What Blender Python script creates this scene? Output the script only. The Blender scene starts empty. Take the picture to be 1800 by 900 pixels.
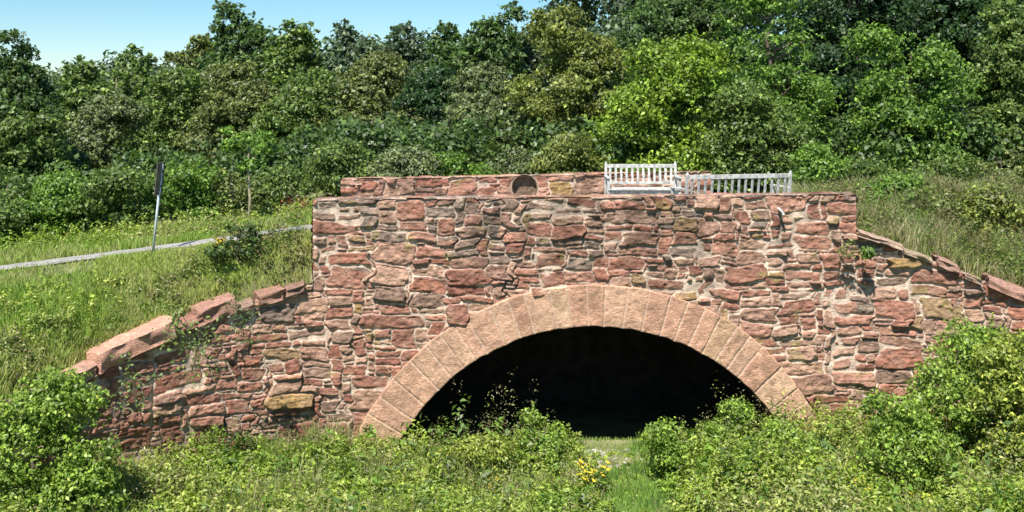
import bpy, math, random
import numpy as np
from mathutils import Vector

R = math.radians
scene = bpy.context.scene
COL = scene.collection
F = 1800.0          # focal length in photograph pixels; camera at (0,0,2) looks along +Y
HOR = 193.0         # the horizon's row in the photograph
CAMZ = 2.0

def P(px, py, d):
    return np.array([(px - 900) / F * d, d, CAMZ - (py - HOR) / F * d])

# ------------------------------------------------------------------ objects
def tag(o, label=None, cat=None, group=None, kind=None):
    if label: o['label'] = label
    if cat: o['category'] = cat
    if group: o['group'] = group
    if kind: o['kind'] = kind
    return o

def empty(name, loc=(0, 0, 0), rz=0.0):
    o = bpy.data.objects.new(name, None)
    o.location = loc; o.rotation_euler = (0, 0, rz); o.empty_display_size = 0.3
    COL.objects.link(o); return o

def link(name, me, mat, parent=None):
    o = bpy.data.objects.new(name, me); COL.objects.link(o)
    if mat: me.materials.append(mat)
    if parent: o.parent = parent
    return o

def mesh_np(name, V, Q, col=None, smooth=False, tri=False):
    """V (n,3), Q (m,4) or (m,3), col (n,3) linear per vertex"""
    k = Q.shape[1]
    me = bpy.data.meshes.new(name)
    me.vertices.add(len(V)); me.vertices.foreach_set('co', np.ascontiguousarray(V, dtype=np.float32).ravel())
    me.loops.add(Q.size); me.loops.foreach_set('vertex_index', np.ascontiguousarray(Q, dtype=np.int32).ravel())
    me.polygons.add(len(Q))
    me.polygons.foreach_set('loop_start', np.arange(0, Q.size, k, dtype=np.int32))
    me.polygons.foreach_set('loop_total', np.full(len(Q), k, dtype=np.int32))
    if smooth: me.polygons.foreach_set('use_smooth', np.ones(len(Q), dtype=bool))
    if col is not None:
        a = me.color_attributes.new('tint', 'FLOAT_COLOR', 'POINT')
        c = np.ones((len(V), 4), dtype=np.float32); c[:, :3] = col
        a.data.foreach_set('color', c.ravel())
    me.update(calc_edges=True); me.validate()
    return me

# ------------------------------------------------------------------ noise
class VN:
    def __init__(s, seed):
        s.g = np.random.RandomState(seed).rand(256, 256)
    def __call__(s, x, y):
        xi = np.floor(x).astype(int); yi = np.floor(y).astype(int)
        fx = x - xi; fy = y - yi
        fx = fx * fx * (3 - 2 * fx); fy = fy * fy * (3 - 2 * fy)
        a = s.g[xi % 256, yi % 256]; b = s.g[(xi + 1) % 256, yi % 256]
        c = s.g[xi % 256, (yi + 1) % 256]; d = s.g[(xi + 1) % 256, (yi + 1) % 256]
        return (a * (1 - fx) + b * fx) * (1 - fy) + (c * (1 - fx) + d * fx) * fy - 0.5
    def fbm(s, x, y, o=3):
        r = 0; a = 1
        for i in range(o):
            r = r + a * s(x * 2 ** i + 17.3 * i, y * 2 ** i + 5.7 * i); a *= .5
        return r

def sstep(a, b, x):
    t = np.clip((x - a) / (b - a), 0, 1); return t * t * (3 - 2 * t)

# ------------------------------------------------------------------ materials
def newmat(name):
    m = bpy.data.materials.new(name); m.use_nodes = True
    nt = m.node_tree; b = nt.nodes['Principled BSDF']
    return m, nt, b

def nn(nt, t, **kw):
    n = nt.nodes.new(t)
    for k, v in kw.items(): setattr(n, k, v)
    return n

def mat_stone():
    m, nt, b = newmat('stone_and_mortar')
    at = nn(nt, 'ShaderNodeAttribute', attribute_name='tint')
    tc = nn(nt, 'ShaderNodeTexCoord')
    n1 = nn(nt, 'ShaderNodeTexNoise'); n1.inputs['Scale'].default_value = 22; n1.inputs['Detail'].default_value = 6; n1.inputs['Roughness'].default_value = .7
    mp = nn(nt, 'ShaderNodeMapping'); mp.inputs['Scale'].default_value = (1, 1, 2.2)
    nt.links.new(tc.outputs['Object'], mp.inputs['Vector']); nt.links.new(mp.outputs[0], n1.inputs['Vector'])
    r1 = nn(nt, 'ShaderNodeMapRange'); r1.inputs['From Min'].default_value = .28; r1.inputs['From Max'].default_value = .72
    r1.inputs['To Min'].default_value = .52; r1.inputs['To Max'].default_value = 1.42
    nt.links.new(n1.outputs['Fac'], r1.inputs['Value'])
    mx = nn(nt, 'ShaderNodeMix', data_type='RGBA', blend_type='MULTIPLY'); mx.inputs[0].default_value = 1
    nt.links.new(at.outputs['Color'], mx.inputs[6]); nt.links.new(r1.outputs[0], mx.inputs[7])
    n2 = nn(nt, 'ShaderNodeTexNoise'); n2.inputs['Scale'].default_value = 70; n2.inputs['Detail'].default_value = 4
    nt.links.new(tc.outputs['Object'], n2.inputs['Vector'])
    nt.links.new(mx.outputs[2], b.inputs['Base Color'])
    b.inputs['Roughness'].default_value = .93; b.inputs['Specular IOR Level'].default_value = .18
    ad = nn(nt, 'ShaderNodeMath', operation='ADD'); nt.links.new(n1.outputs['Fac'], ad.inputs[0]); nt.links.new(n2.outputs['Fac'], ad.inputs[1])
    bp = nn(nt, 'ShaderNodeBump'); bp.inputs['Strength'].default_value = .9; bp.inputs['Distance'].default_value = .022
    nt.links.new(ad.outputs[0], bp.inputs['Height']); nt.links.new(bp.outputs[0], b.inputs['Normal'])
    return m

def mat_leaf(name, trans=.35, rough=.5):
    m, nt, b = newmat(name)
    at = nn(nt, 'ShaderNodeAttribute', attribute_name='tint')
    nt.links.new(at.outputs['Color'], b.inputs['Base Color'])
    b.inputs['Roughness'].default_value = rough; b.inputs['Specular IOR Level'].default_value = .35
    tr = nn(nt, 'ShaderNodeBsdfTranslucent')
    g = nn(nt, 'ShaderNodeMix', data_type='RGBA', blend_type='MULTIPLY'); g.inputs[0].default_value = 1
    g.inputs[7].default_value = (1.3, 1.5, .6, 1)
    nt.links.new(at.outputs['Color'], g.inputs[6]); nt.links.new(g.outputs[2], tr.inputs['Color'])
    ms = nn(nt, 'ShaderNodeMixShader'); ms.inputs[0].default_value = trans
    nt.links.new(b.outputs[0], ms.inputs[1]); nt.links.new(tr.outputs[0], ms.inputs[2])
    nt.links.new(ms.outputs[0], nt.nodes['Material Output'].inputs['Surface'])
    return m

def mat_noise(name, ca, cb, scale=5, rough=.9, bump=.3, bdist=.02, detail=6, lo=.35, hi=.65):
    m, nt, b = newmat(name)
    tc = nn(nt, 'ShaderNodeTexCoord')
    n1 = nn(nt, 'ShaderNodeTexNoise'); n1.inputs['Scale'].default_value = scale; n1.inputs['Detail'].default_value = detail
    nt.links.new(tc.outputs['Object'], n1.inputs['Vector'])
    cr = nn(nt, 'ShaderNodeValToRGB')
    cr.color_ramp.elements[0].position = lo; cr.color_ramp.elements[1].position = hi
    cr.color_ramp.elements[0].color = (*ca, 1); cr.color_ramp.elements[1].color = (*cb, 1)
    nt.links.new(n1.outputs['Fac'], cr.inputs[0]); nt.links.new(cr.outputs[0], b.inputs['Base Color'])
    b.inputs['Roughness'].default_value = rough
    bp = nn(nt, 'ShaderNodeBump'); bp.inputs['Strength'].default_value = bump; bp.inputs['Distance'].default_value = bdist
    nt.links.new(n1.outputs['Fac'], bp.inputs['Height']); nt.links.new(bp.outputs[0], b.inputs['Normal'])
    return m

STONE = mat_stone()
LEAF = mat_leaf('leaf', .28, .45)
GRASSM = mat_leaf('grass_blade', .3, .6)
BARK = mat_noise('bark', (.07, .05, .035), (.19, .15, .11), 14, bump=.7)
PALEBARK = mat_noise('pale_bark', (.26, .22, .13), (.42, .37, .24), 20, bump=.5)
WHITE = mat_noise('weathered_white_paint', (.30, .29, .27), (.62, .61, .57), 16, rough=.55, bump=.12, bdist=.004)
GALV = mat_noise('galvanised_steel', (.42, .47, .52), (.72, .76, .8), 12, rough=.45, bump=.1, bdist=.002)
SIGNBACK = mat_noise('dull_sign_back', (.07, .062, .055), (.13, .115, .10), 9, rough=.7, bump=.1)
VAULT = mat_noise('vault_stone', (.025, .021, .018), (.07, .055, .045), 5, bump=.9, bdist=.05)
GROUND = mat_noise('soil_and_turf', (.085, .10, .035), (.21, .20, .09), 2.2, bump=.6, bdist=.05, detail=9)
PATHM = mat_noise('path_surface', (.20, .185, .165), (.38, .36, .335), 7, bump=.4, bdist=.01, detail=8)
DECKM = mat_noise('deck_gravel', (.16, .14, .12), (.30, .27, .23), 25, bump=.6, bdist=.015)
GRAVEL = mat_noise('pale_rubble', (.22, .20, .16), (.46, .43, .38), 6, bump=.5, bdist=.01)
DARKIRON = mat_noise('dark_iron', (.02, .02, .02), (.05, .045, .04), 20, bump=.2)

# ------------------------------------------------------------------ rubble masonry
PAL = np.array([  # linear base colours of the sandstone
    (.40, .185, .130), (.36, .170, .120), (.45, .235, .170), (.34, .160, .115), (.49, .29, .21),
    (.39, .22, .160), (.31, .135, .098), (.32, .20, .150), (.43, .205, .145), (.38, .165, .112), (.45, .27, .19)])
GREY = np.array([(.27, .195, .155), (.235, .175, .145), (.31, .205, .16), (.28, .185, .15), (.31, .175, .135)])
OCHRE = np.array([(.40, .25, .11), (.36, .23, .13)])
MORT = np.array((.62, .48, .375))

def layout(W, H, seed, c=.056, big=.09, hmax=5):
    rs = np.random.RandomState(seed)
    nx, ny = int(W / c) + 8, int(H / c) + 8
    lab = -np.ones((nx, ny), int); rects = []
    for j in range(ny):
        i = 0
        while i < nx:
            if lab[i, j] >= 0: i += 1; continue
            if rs.rand() < big: w, h = rs.randint(7, 16), rs.randint(4, hmax + 2)
            else:
                h = rs.choice([1, 1, 2, 2, 2, 3, 3, 4][:hmax + 3]); w = int(h * rs.uniform(1.6, 4.6)) + 1
                if rs.rand() < .08: w = max(2, h)
            w = min(w, nx - i); h = min(h, ny - j)
            k = 0
            while k < w and lab[i + k, j] < 0: k += 1
            w = k
            for hh in range(1, h):
                if (lab[i:i + w, j + hh] >= 0).any(): h = hh; break
            lab[i:i + w, j:j + h] = len(rects); rects.append((i * c, j * c, (i + w) * c, (j + h) * c)); i += w
    return lab, np.array(rects), c

def stone_sheet(name, u0, u1, v0, v1, seed, mapfn, mask=None, parent=None, res=.0125, greyfn=None,
                hmax=5, big=.09, prot=(.015, .085), amp=1.0, course=None, specials=(), split=None):
    rs = np.random.RandomState(seed + 5)
    nu = int((u1 - u0) / res) + 1; nv = int((v1 - v0) / res) + 1
    u, v = np.meshgrid(np.linspace(u0, u1, nu), np.linspace(v0, v1, nv), indexing='ij')
    n1, n2, n3, n4 = VN(seed + 1), VN(seed + 2), VN(seed + 3), VN(seed + 4)
    lab, rc, c = layout(u1 - u0, v1 - v0, seed, hmax=hmax, big=big)
    x = u - u0 + .12 + n1.fbm(u * 3.6, v * 6, 3) * .085 + n4(u * 1.3 + 7, v * 7.5) * .13
    y = v - v0 + .12 + n2.fbm(u * 2.4, v * 3, 3) * .062
    i = np.clip((x / c).astype(int), 0, lab.shape[0] - 1); j = np.clip((y / c).astype(int), 0, lab.shape[1] - 1)
    L = lab[i, j]; N = len(rc)
    cx, cy = (rc[:, 0] + rc[:, 2]) / 2, (rc[:, 1] + rc[:, 3]) / 2
    hx, hy = (rc[:, 2] - rc[:, 0]) / 2, (rc[:, 3] - rc[:, 1]) / 2
    shear = rs.uniform(-.14, .14, N); lx = x - cx[L]; ly = y - cy[L]
    ly = ly + shear[L] * lx * np.minimum(1, hy[L] / .1)
    taper = rs.uniform(-.35, .35, N)
    lx = lx * (1 + taper[L] * ly / hy[L] * .25)
    rr = np.minimum(hx, hy) * rs.uniform(.15, .7, N)
    qx = np.abs(lx) - (hx - rr)[L]; qy = np.abs(ly) - (hy - rr)[L]
    sd = np.hypot(np.maximum(qx, 0), np.maximum(qy, 0)) + np.minimum(np.maximum(qx, qy), 0) - rr[L]
    gap = rs.uniform(.002, .013, N) + (rs.rand(N) < .12) * .008
    smear = sstep(.17, .45, n3.fbm(u * 1.7 + 3, v * 2.6, 3))
    ins = -sd - gap[L] + n3.fbm(u * 20, v * 20, 3) * .012 - smear * .022
    bev = rs.uniform(.007, .022, N)
    t = np.clip(ins / bev[L], 0, 1)
    pr = prot[0] + (prot[1] - prot[0]) * rs.rand(N) ** 1.9
    pr = np.minimum(pr, .012 + hy * 1.0)
    jut = rs.rand(N) < .13; pr = np.where(jut, pr + .05 * rs.rand(N) + .015, pr)
    tilt = rs.uniform(-.35, .16, N)            # lower edge proud -> shadow under the stone
    tilt = np.where(jut, -.45, tilt)
    tiltx = rs.uniform(-.06, .06, N)
    h = pr[L] * (1 - (1 - t) ** 2)
    face = np.clip(ins / .03, 0, 1)
    h = h + face * (tilt[L] * ly * .45 + tiltx[L] * lx)
    strata = n4.fbm(u * 5 + L * 3.1, v * 30 + L * 1.7, 2)
    h = h + face * (strata * .012 + n3.fbm(u * 12, v * 16, 4) * .030)
    mort = n2.fbm(u * 9, v * 9, 3)
    deep = sstep(.22, .42, n1.fbm(u * 2.2 + 9, v * 3.1, 2))
    hm = mort * .016 - .004 - deep * .05 * sstep(-.02, -.001, -np.abs(ins))
    h = np.where(ins > 0, np.maximum(h, hm * .5), hm)
    h = h + n4.fbm(u * .9, v * .9, 2) * .035
    h = h * (1 - .45 * smear)
    h = h * amp
    col = PAL[rs.randint(0, len(PAL), N)] * rs.uniform(.82, 1.15, (N, 1))
    oc = rs.rand(N) < .035
    col[oc] = OCHRE[rs.randint(0, 2, oc.sum())]
    C = col[L]
    if greyfn is not None:
        g = greyfn(u, v) + n3.fbm(u * .8, v * .8, 2) * .5
        gc = GREY[rs.randint(0, len(GREY), N)] * rs.uniform(.75, 1.15, (N, 1))
        C = np.where(((rs.rand(N)[L]) < g)[..., None], gc[L], C)
    mot = n2.fbm(u * 13, v * 16, 3); C = C * (1 + mot * .55)[..., None] * (1 + strata * .35)[..., None]
    pale = np.clip(sstep(.02, .5, n4.fbm(u * 7, v * 9, 4)) * .42 + smear * sstep(-.2, .35, n2.fbm(u * 12, v * 12, 3)) * .5, 0, .7)
    C = C * (1 - pale[..., None]) + pale[..., None] * np.array((.48, .31, .23))
    lich = sstep(.38, .55, n1.fbm(u * 3.3 + 40, v * 3.3, 3))
    C = C * (1 - .6 * lich[..., None]) + .6 * lich[..., None] * np.array((.36, .28, .11))
    Mc = MORT * (1 + mort * .7)[..., None]
    run = 1 - .38 * sstep(.0, .35, n3.fbm(u * 4.5, v * .9 + 11, 3)) * sstep(-1.2, .4, v) - .22 * sstep(-2.2, -3.0, v)
    C = C * run[..., None]; Mc = Mc * run[..., None]
    C = C * np.array((.95, .97, .96))
    if greyfn is not None: Mc = Mc * (1 - .30 * np.clip(g, 0, 1))[..., None]
    e = sstep(-.001, .006, ins)[..., None]
    C = C * e + Mc * (1 - e)
    for fn in specials: h, C = fn(u, v, h, C)
    X, Y, Z = mapfn(u, v, h)
    V = np.stack([X, Y, Z], -1).reshape(-1, 3)
    idx = np.arange(nu * nv).reshape(nu, nv)
    Q = np.stack([idx[:-1, :-1], idx[1:, :-1], idx[1:, 1:], idx[:-1, 1:]], -1).reshape(-1, 4)
    if mask is not None:
        keep = mask(u, v).ravel(); Q = Q[keep[Q].all(1)]
        used = np.zeros(len(V), bool); used[Q.ravel()] = True
        re = np.cumsum(used) - 1; V = V[used]; Q = re[Q]; Cc = C.reshape(-1, 3)[used]
    else: Cc = C.reshape(-1, 3)
    if split is None:
        return link(name, mesh_np(name, V, Q, np.clip(Cc, .01, .8), smooth=True), STONE, parent)
    uu = u.ravel()[used][Q[:, 0]]
    for nm, a, b in split:
        Qs = Q[(uu >= a) & (uu < b)]; us = np.zeros(len(V), bool); us[Qs.ravel()] = True; re = np.cumsum(us) - 1
        link(nm, mesh_np(nm, V[us], re[Qs], np.clip(Cc[us], .01, .8), smooth=True), STONE, parent)

# ------------------------------------------------------------------ small mesh kit
class MB:
    def __init__(s): s.v = []; s.f = []
    def box(s, cx, cy, cz, sx, sy, sz, rot=None):
        n = len(s.v)
        for dx in (-.5, .5):
            for dy in (-.5, .5):
                for dz in (-.5, .5):
                    p = Vector((dx * sx, dy * sy, dz * sz))
                    if rot: p = rot @ p
                    s.v.append((cx + p.x, cy + p.y, cz + p.z))
        for f in ((0, 1, 3, 2), (4, 6, 7, 5), (0, 4, 5, 1), (2, 3, 7, 6), (0, 2, 6, 4), (1, 5, 7, 3)):
            s.f.append([n + k for k in f])
    def hexa(s, pts):
        n = len(s.v); s.v += [tuple(p) for p in pts]
        for f in ((0, 1, 2, 3), (4, 7, 6, 5), (0, 4, 5, 1), (1, 5, 6, 2), (2, 6, 7, 3), (3, 7, 4, 0)):
            s.f.append([n + k for k in f])
    def tube(s, pts, rad, seg=6):
        pts = [Vector(p) for p in pts]
        rings = []
        for k, p in enumerate(pts):
            d = (pts[min(k + 1, len(pts) - 1)] - pts[max(k - 1, 0)]).normalized()
            a = d.cross(Vector((0, 0, 1)) if abs(d.z) < .9 else Vector((1, 0, 0))).normalized(); b = d.cross(a)
            r = rad[k] if hasattr(rad, '__len__') else rad
            ring = []
            for i in range(seg):
                t = i / seg * math.tau; q = p + (a * math.cos(t) + b * math.sin(t)) * r
                ring.append(len(s.v)); s.v.append(tuple(q))
            rings.append(ring)
        for A, B in zip(rings, rings[1:]):
            for i in range(seg): s.f.append([A[i], A[(i + 1) % seg], B[(i + 1) % seg], B[i]])
        s.f.append(rings[0][::-1]); s.f.append(rings[-1])
    def build(s, name, mat, parent=None, bevel=0, smooth=False):
        me = bpy.data.meshes.new(name); me.from_pydata(s.v, [], s.f); me.update()
        if smooth: me.polygons.foreach_set('use_smooth', [True] * len(me.polygons))
        o = link(name, me, mat, parent)
        if bevel:
            m = o.modifiers.new('bevel', 'BEVEL'); m.width = bevel; m.segments = 2; m.limit_method = 'ANGLE'
        return o

# ------------------------------------------------------------------ site
XL, XR = -3.11, 5.38                       # ends of the front wall
YW = 16.0
ACX, ACZ, RIN, ROUT = 1.29, -4.84, 3.47, 4.12
def arc(p0, sx, a0, a1, length, n=60):
    """plan curve starting along the wall and bending towards the camera"""
    t = np.linspace(0, 1, n); a = np.radians(a0 + (a1 - a0) * t); st = length / (n - 1)
    x = p0[0] + sx * np.concatenate([[0], np.cumsum(np.cos(a[:-1]) * st)]); y = p0[1] - np.concatenate([[0], np.cumsum(np.sin(a[:-1]) * st)])
    return np.stack([x, y], -1)
LARC = arc((XL, YW), -1, 14, 68, 4.25); RARC = arc((XR, YW), 1, 4, 30, 5.6)
LE = tuple(LARC[-1]); RE = tuple(RARC[-1]); LLEN, RLEN = 4.25, 5.6
LINE = np.concatenate([LARC[::-1], RARC])
LINE = np.concatenate([[LINE[0] + (LINE[0] - LINE[1]) * 60], LINE, [LINE[-1] + (LINE[-1] - LINE[-2]) * 120]])
US = np.concatenate([-np.linspace(0, LLEN, 60)[::-1], (XR - XL) + np.linspace(0, RLEN, 60)])
US = np.concatenate([[US[0] - np.hypot(*(LINE[0] - LINE[1]))], US, [US[-1] + np.hypot(*(LINE[-1] - LINE[-2]))]])
def path(u):
    """arc length along the face (0 at the left end of the parapet) -> x, y and outward normal"""
    x = np.interp(u, US, LINE[:, 0]); y = np.interp(u, US, LINE[:, 1]); e = .06
    tx = np.interp(u + e, US, LINE[:, 0]) - np.interp(u - e, US, LINE[:, 0]); ty = np.interp(u + e, US, LINE[:, 1]) - np.interp(u - e, US, LINE[:, 1])
    l = np.hypot(tx, ty); return x, y, ty / l, -tx / l
def yline(x): return np.interp(x, LINE[:, 0], LINE[:, 1])
def zcop(x):
    return np.interp(x, [-12, -6.1, -4.6, -3.11, -3.0, 5.3, 5.38, 6.2, 7.65, 10.6, 14], [-2.6, -1.66, -1.05, -.66, -.3, 0, .08, -.18, -.76, -2.0, -2.8])
def zroad(x):
    return np.interp(x, [-40, -14, -8.3, -6.2, -3.5, 5, 30], [-3, -1.5, -.62, -.36, 0, 0, .1])
def yroad(x): return np.interp(x, [-40, -14, -8.3, -6.2, -4.4, -3.0, -1], [22, 17.2, 16.95, 16.95, 17.0, 17.3, 18.7])
GN = VN(99)
def ground(x, y):
    yl = np.maximum(yline(x), np.where(x < 0, 10.5, 12.0)); yr = np.where(x > 0, 18.4, yroad(x) - .75)
    zr = zroad(x) + np.where(x > 0, .12 * sstep(5.5, 7, x), 0)
    t = np.clip((y - yl) / np.maximum(yr - yl, .2), 0, 1)
    zb = (zcop(x) - .10) * (1 - t) + zr * t
    zb = zb + np.where(y > 30, (y - 30) * .02, 0)
    bed = -3.28 + .03 * np.clip(x - 4, 0, 20) ** 2 + .05 * np.clip(-5.5 - x, 0, 20) ** 2 + .02 * np.clip(x + 1, 0, 5)
    bed = np.minimum(bed, -.9)
    near = .26 * np.clip(12.2 - y, 0, 20)
    zf = bed + near
    zf = np.minimum(zf, 2 - .393 * y - .55 + 0.0 * x) if False else zf
    dist = (y - yline(x)) * np.where(x < XL, .72, .96)
    over = np.clip(LE[0] + .1 - x, 0, 8) + np.clip(x - RE[0], 0, 8)
    w = .30 + over * 1.1
    s = sstep(.06, w, dist + over * .5)
    z = zf * (1 - s) + np.maximum(zb, zf) * s
    tun = (np.abs(x - ACX) < 3.75) & (y > 15.95) & (y < 20.95)
    z = np.where(tun, -3.95 + .8 * (1 - sstep(15.95, 16.9, y)), z)
    bridge = (x > XL - .1) & (x < XR) & (y > 16.05) & (y < 21.3) & ~tun
    z = np.where(bridge, -.6, z)
    pth = np.where(x < -3, np.exp(-((y - yroad(x)) / 1.3) ** 2), 0)
    z = z - np.where(x < -4, .10 * np.exp(-((y - yroad(x) + 1.5) / .6) ** 2), 0)
    z = z + GN.fbm(x * .8, y * .8, 3) * .10 * np.where(tun | bridge, 0, 1 - pth)
    # keep the bank under the camera below its view
    lim = 2 - .42 * y - .25
    return np.where(y < 10.5, np.minimum(z, np.maximum(lim, -3.3)), z)

xs = np.concatenate([np.linspace(-400, -40, 19)[:-1], np.linspace(-40, -10, 61)[:-1], np.linspace(-10, 12, 300)[:-1], np.linspace(12, 40, 57)[:-1], np.linspace(40, 400, 19)])
ys = np.concatenate([np.linspace(-60, 0, 16)[:-1], np.linspace(0, 9, 46)[:-1], np.linspace(9, 23, 240)[:-1], np.linspace(23, 70, 80)[:-1], np.linspace(70, 900, 25)])
gx, gy = np.meshgrid(xs, ys, indexing='ij')
gz = ground(gx, gy)
gi = np.arange(gx.size).reshape(gx.shape)
gq = np.stack([gi[:-1, :-1], gi[1:, :-1], gi[1:, 1:], gi[:-1, 1:]], -1).reshape(-1, 4)
g = link('ground', mesh_np('ground', np.stack([gx, gy, gz], -1).reshape(-1, 3), gq, smooth=True), GROUND)
tag(g, 'grassy ground, ditch floor and banks around the stone bridge', 'ground', kind='structure')

# path running left from the bridge
px_ = np.linspace(-22, -2.9, 120); hw = .41
A = []
for k, x in enumerate(px_):
    yc = float(yroad(x))
    for s in (-1, -.4, .4, 1):
        yy = yc + s * (hw + .10 * float(GN(np.array(x * 3.1), np.array(s * 9.)))) + .05 * float(GN(np.array(x * 9.), np.array(s * 5.)))
        A.append((x, yy, float(ground(np.array(x), np.array(yy))) + .03 + .012 * (1 - abs(s))))
A = np.array(A); ii = np.arange(len(A)).reshape(-1, 4)
pq = np.stack([ii[:-1, :-1], ii[1:, :-1], ii[1:, 1:], ii[:-1, 1:]], -1).reshape(-1, 4)
o = link('path', mesh_np('path', A, pq, smooth=True), PATHM)
tag(o, 'pale grey path curving down to the left from the bridge', 'path', kind='structure')

# ------------------------------------------------------------------ the bridge
bridge = empty('stone_bridge', (ACX, YW, -3.3))
tag(bridge, 'red sandstone rubble bridge with a dressed segmental arch and splayed wing walls', 'bridge')
bl = Vector(bridge.location)
def ztop(x): return .590 + (x - XL) / (XR - XL) * .085
def front_map(off=0):
    return lambda u, v, h: (u - bl.x, YW - h + off - bl.y, v - bl.z)

def ring_r(th, r):        # ring narrows a little on the right, as in the photograph
    return r
def wallmask(u, v):
    rr = np.hypot(u - ACX, v - ACZ)
    return (rr > ROUT - .08) & (v < ztop(u) + .001)
def topcourse(u, v, h, C):
    # long flat slabs in the uppermost course with an even top edge
    k = sstep(.0, .012, v - (ztop(u) - .012))
    h = h * (1 - k * .5); corner = np.exp(-((u - XL) / .05) ** 2) * (v > -.7) + np.exp(-((u - XR) / .05) ** 2) * (v > .1); h = h * (1 - .6 * corner)
    # vertical mortar joint near the right-hand pier
    jx = XR - .55 + .03 * np.sin(v * 9)
    w = np.exp(-((u - jx) / .016) ** 2) * (v > .28)
    h = h * (1 - w); C = C * (1 - w[..., None]) + w[..., None] * MORT * 1.1
    return h, C
WLEN = XR - XL
def facemap(u, v, h):
    x, y, nx, ny = path(u); return (x + nx * h - bl.x, y + ny * h - bl.y, v - bl.z)
def facemask(u, v):
    x = path(u)[0]; mid = (u > -.002) & (u < WLEN + .002)
    rr = np.hypot(x - ACX, v - ACZ)
    return np.where(mid, (rr > ROUT - .08) & (v < ztop(x) + .001), v < zcop(x) - .02) & (v > np.where(u < 0, -3.6, -3.7))
def facegrey(u, v): return sstep(-1.0, .5, v) * .42 - .14 + .12 * (u < 0) + .2 * (u > WLEN)
def facetop(u, v, h, C): return topcourse(u + XL, v, h, C)
stone_sheet('front_wall', -LLEN, WLEN + RLEN, -3.7, .72, 11, facemap, facemask, bridge, res=.0118,
            greyfn=facegrey, big=.10, specials=(facetop,), prot=(.012, .050),
            split=(('wing_wall', -99, -.001), ('front_wall', -.001, WLEN), ('wing_wall', WLEN, 99)))
def side_map(x, sgn):
    return lambda u, v, h: (x + sgn * h - bl.x, u - bl.y, v - bl.z)
stone_sheet('wall_end', YW - .02, YW + .50, -1.0, ztop(XL), 21, side_map(XL + .01, -1), None, bridge, amp=.5)
stone_sheet('wall_end', YW - .02, YW + .50, -.3, ztop(XR), 22, side_map(XR - .01, 1), None, bridge, amp=.5)
def top_map(y0, zf):
    return lambda u, v, h: (u - bl.x, v - bl.y, zf(u) + h * .35 - .012 - bl.z)
stone_sheet('coping', XL - .01, XR + .01, YW - .03, YW + .50, 31, top_map(YW, ztop), None, bridge, hmax=5, big=.5, greyfn=lambda u, v: u * 0 + .25, res=.02)
# mortared core behind the facing, deck and inner parapet face
m = MB()
def wedge(m, x0, x1, y0, y1, z0, z1a, z1b):
    q = [(x0, y0, z0), (x0, y1, z0), (x0, y1, z1a), (x0, y0, z1a), (x1, y0, z0), (x1, y1, z0), (x1, y1, z1b), (x1, y0, z1b)]
    m.hexa([(a - bl.x, b - bl.y, c - bl.z) for a, b, c in q])
wedge(m, XL + .03, XR - .03, YW + .10, YW + .49, -.25, ztop(XL) - .05, ztop(XR) - .05)
m.build('parapet_core', VAULT, bridge)
m = MB(); wedge(m, XL - .4, XR + .3, YW + .492, 21.38, -.55, 0, 0)
m.build('deck', DECKM, bridge)

# far parapet
FX0, FX1, YF = -3.57, 4.16, 21.4
def zfar(x): return .545 + (x - FX0) / (FX1 - FX0) * .16
RC = (P(922, 329, YF)[0], P(922, 329, YF)[2] + .0)
def roundstone(u, v, h, C):
    r = np.hypot(u - RC[0], v - RC[1])
    rim = np.exp(-((r - .275) / .022) ** 2)
    h = np.where(r < .30, .02, h); C = C * (1 - rim[..., None]) + rim[..., None] * MORT
    return h, C
def farmask(u, v): return (np.hypot(u - RC[0], v - RC[1]) > .255) & (v < zfar(u) + .001)
far_map = lambda u, v, h: (u - bl.x, YF - h - bl.y, v - bl.z)
stone_sheet('far_parapet', FX0, FX1, -.1, .72, 41, far_map, farmask, bridge, hmax=6, big=.28, prot=(.01, .05), specials=(roundstone,), res=.014)
stone_sheet('far_coping', FX0, FX1, YF - .04, YF + .45, 43, top_map(YF, zfar), None, bridge, res=.025, big=.5)
stone_sheet('parapet_end', YF - .03, YF + .45, -.3, zfar(FX0), 44, side_map(FX0 + .01, -1), None, bridge, amp=.5, res=.02)
stone_sheet('parapet_end', YF - .03, YF + .45, -.3, zfar(FX1), 45, side_map(FX1 - .01, 1), None, bridge, amp=.5, res=.02)
m = MB(); wedge(m, FX0 + .03, FX1 - .03, YF + .20, YF + .44, -.4, zfar(FX0) - .05, zfar(FX1) - .05)
wedge(m, XL - .3, XR + .2, 21.38, YF + .25, -.6, -.06, -.06)
m.build('far_core', VAULT, bridge)
# round recessed stone in the far parapet: tube wall + dished back
V, Fc = [], []
nseg = 40
prof = [(.275, -.028), (.262, -.034), (.252, -.02), (.248, .10), (.22, .115), (.12, .105), (.02, .10)]
for r, dy in prof:
    for k in range(nseg):
        t = k / nseg * math.tau
        V.append((RC[0] + r * math.cos(t) - bl.x, YF + dy - bl.y, RC[1] + r * math.sin(t) - bl.z))
for a in range(len(prof) - 1):
    for k in range(nseg):
        Fc.append((a * nseg + k, (a + 1) * nseg + k, (a + 1) * nseg + (k + 1) % nseg, a * nseg + (k + 1) % nseg))
Fc.append(tuple((len(prof) - 1) * nseg + k for k in range(nseg))[::-1])
me = bpy.data.meshes.new('round_recess'); me.from_pydata(V, [], Fc); me.update()
rmat = mat_noise('recess_stone', (.11, .07, .045), (.24, .16, .105), 16, bump=.8, bdist=.03)
ro = link('round_recess', me, rmat, bridge); ro['label'] = 'round recessed stone in the back parapet'

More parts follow.
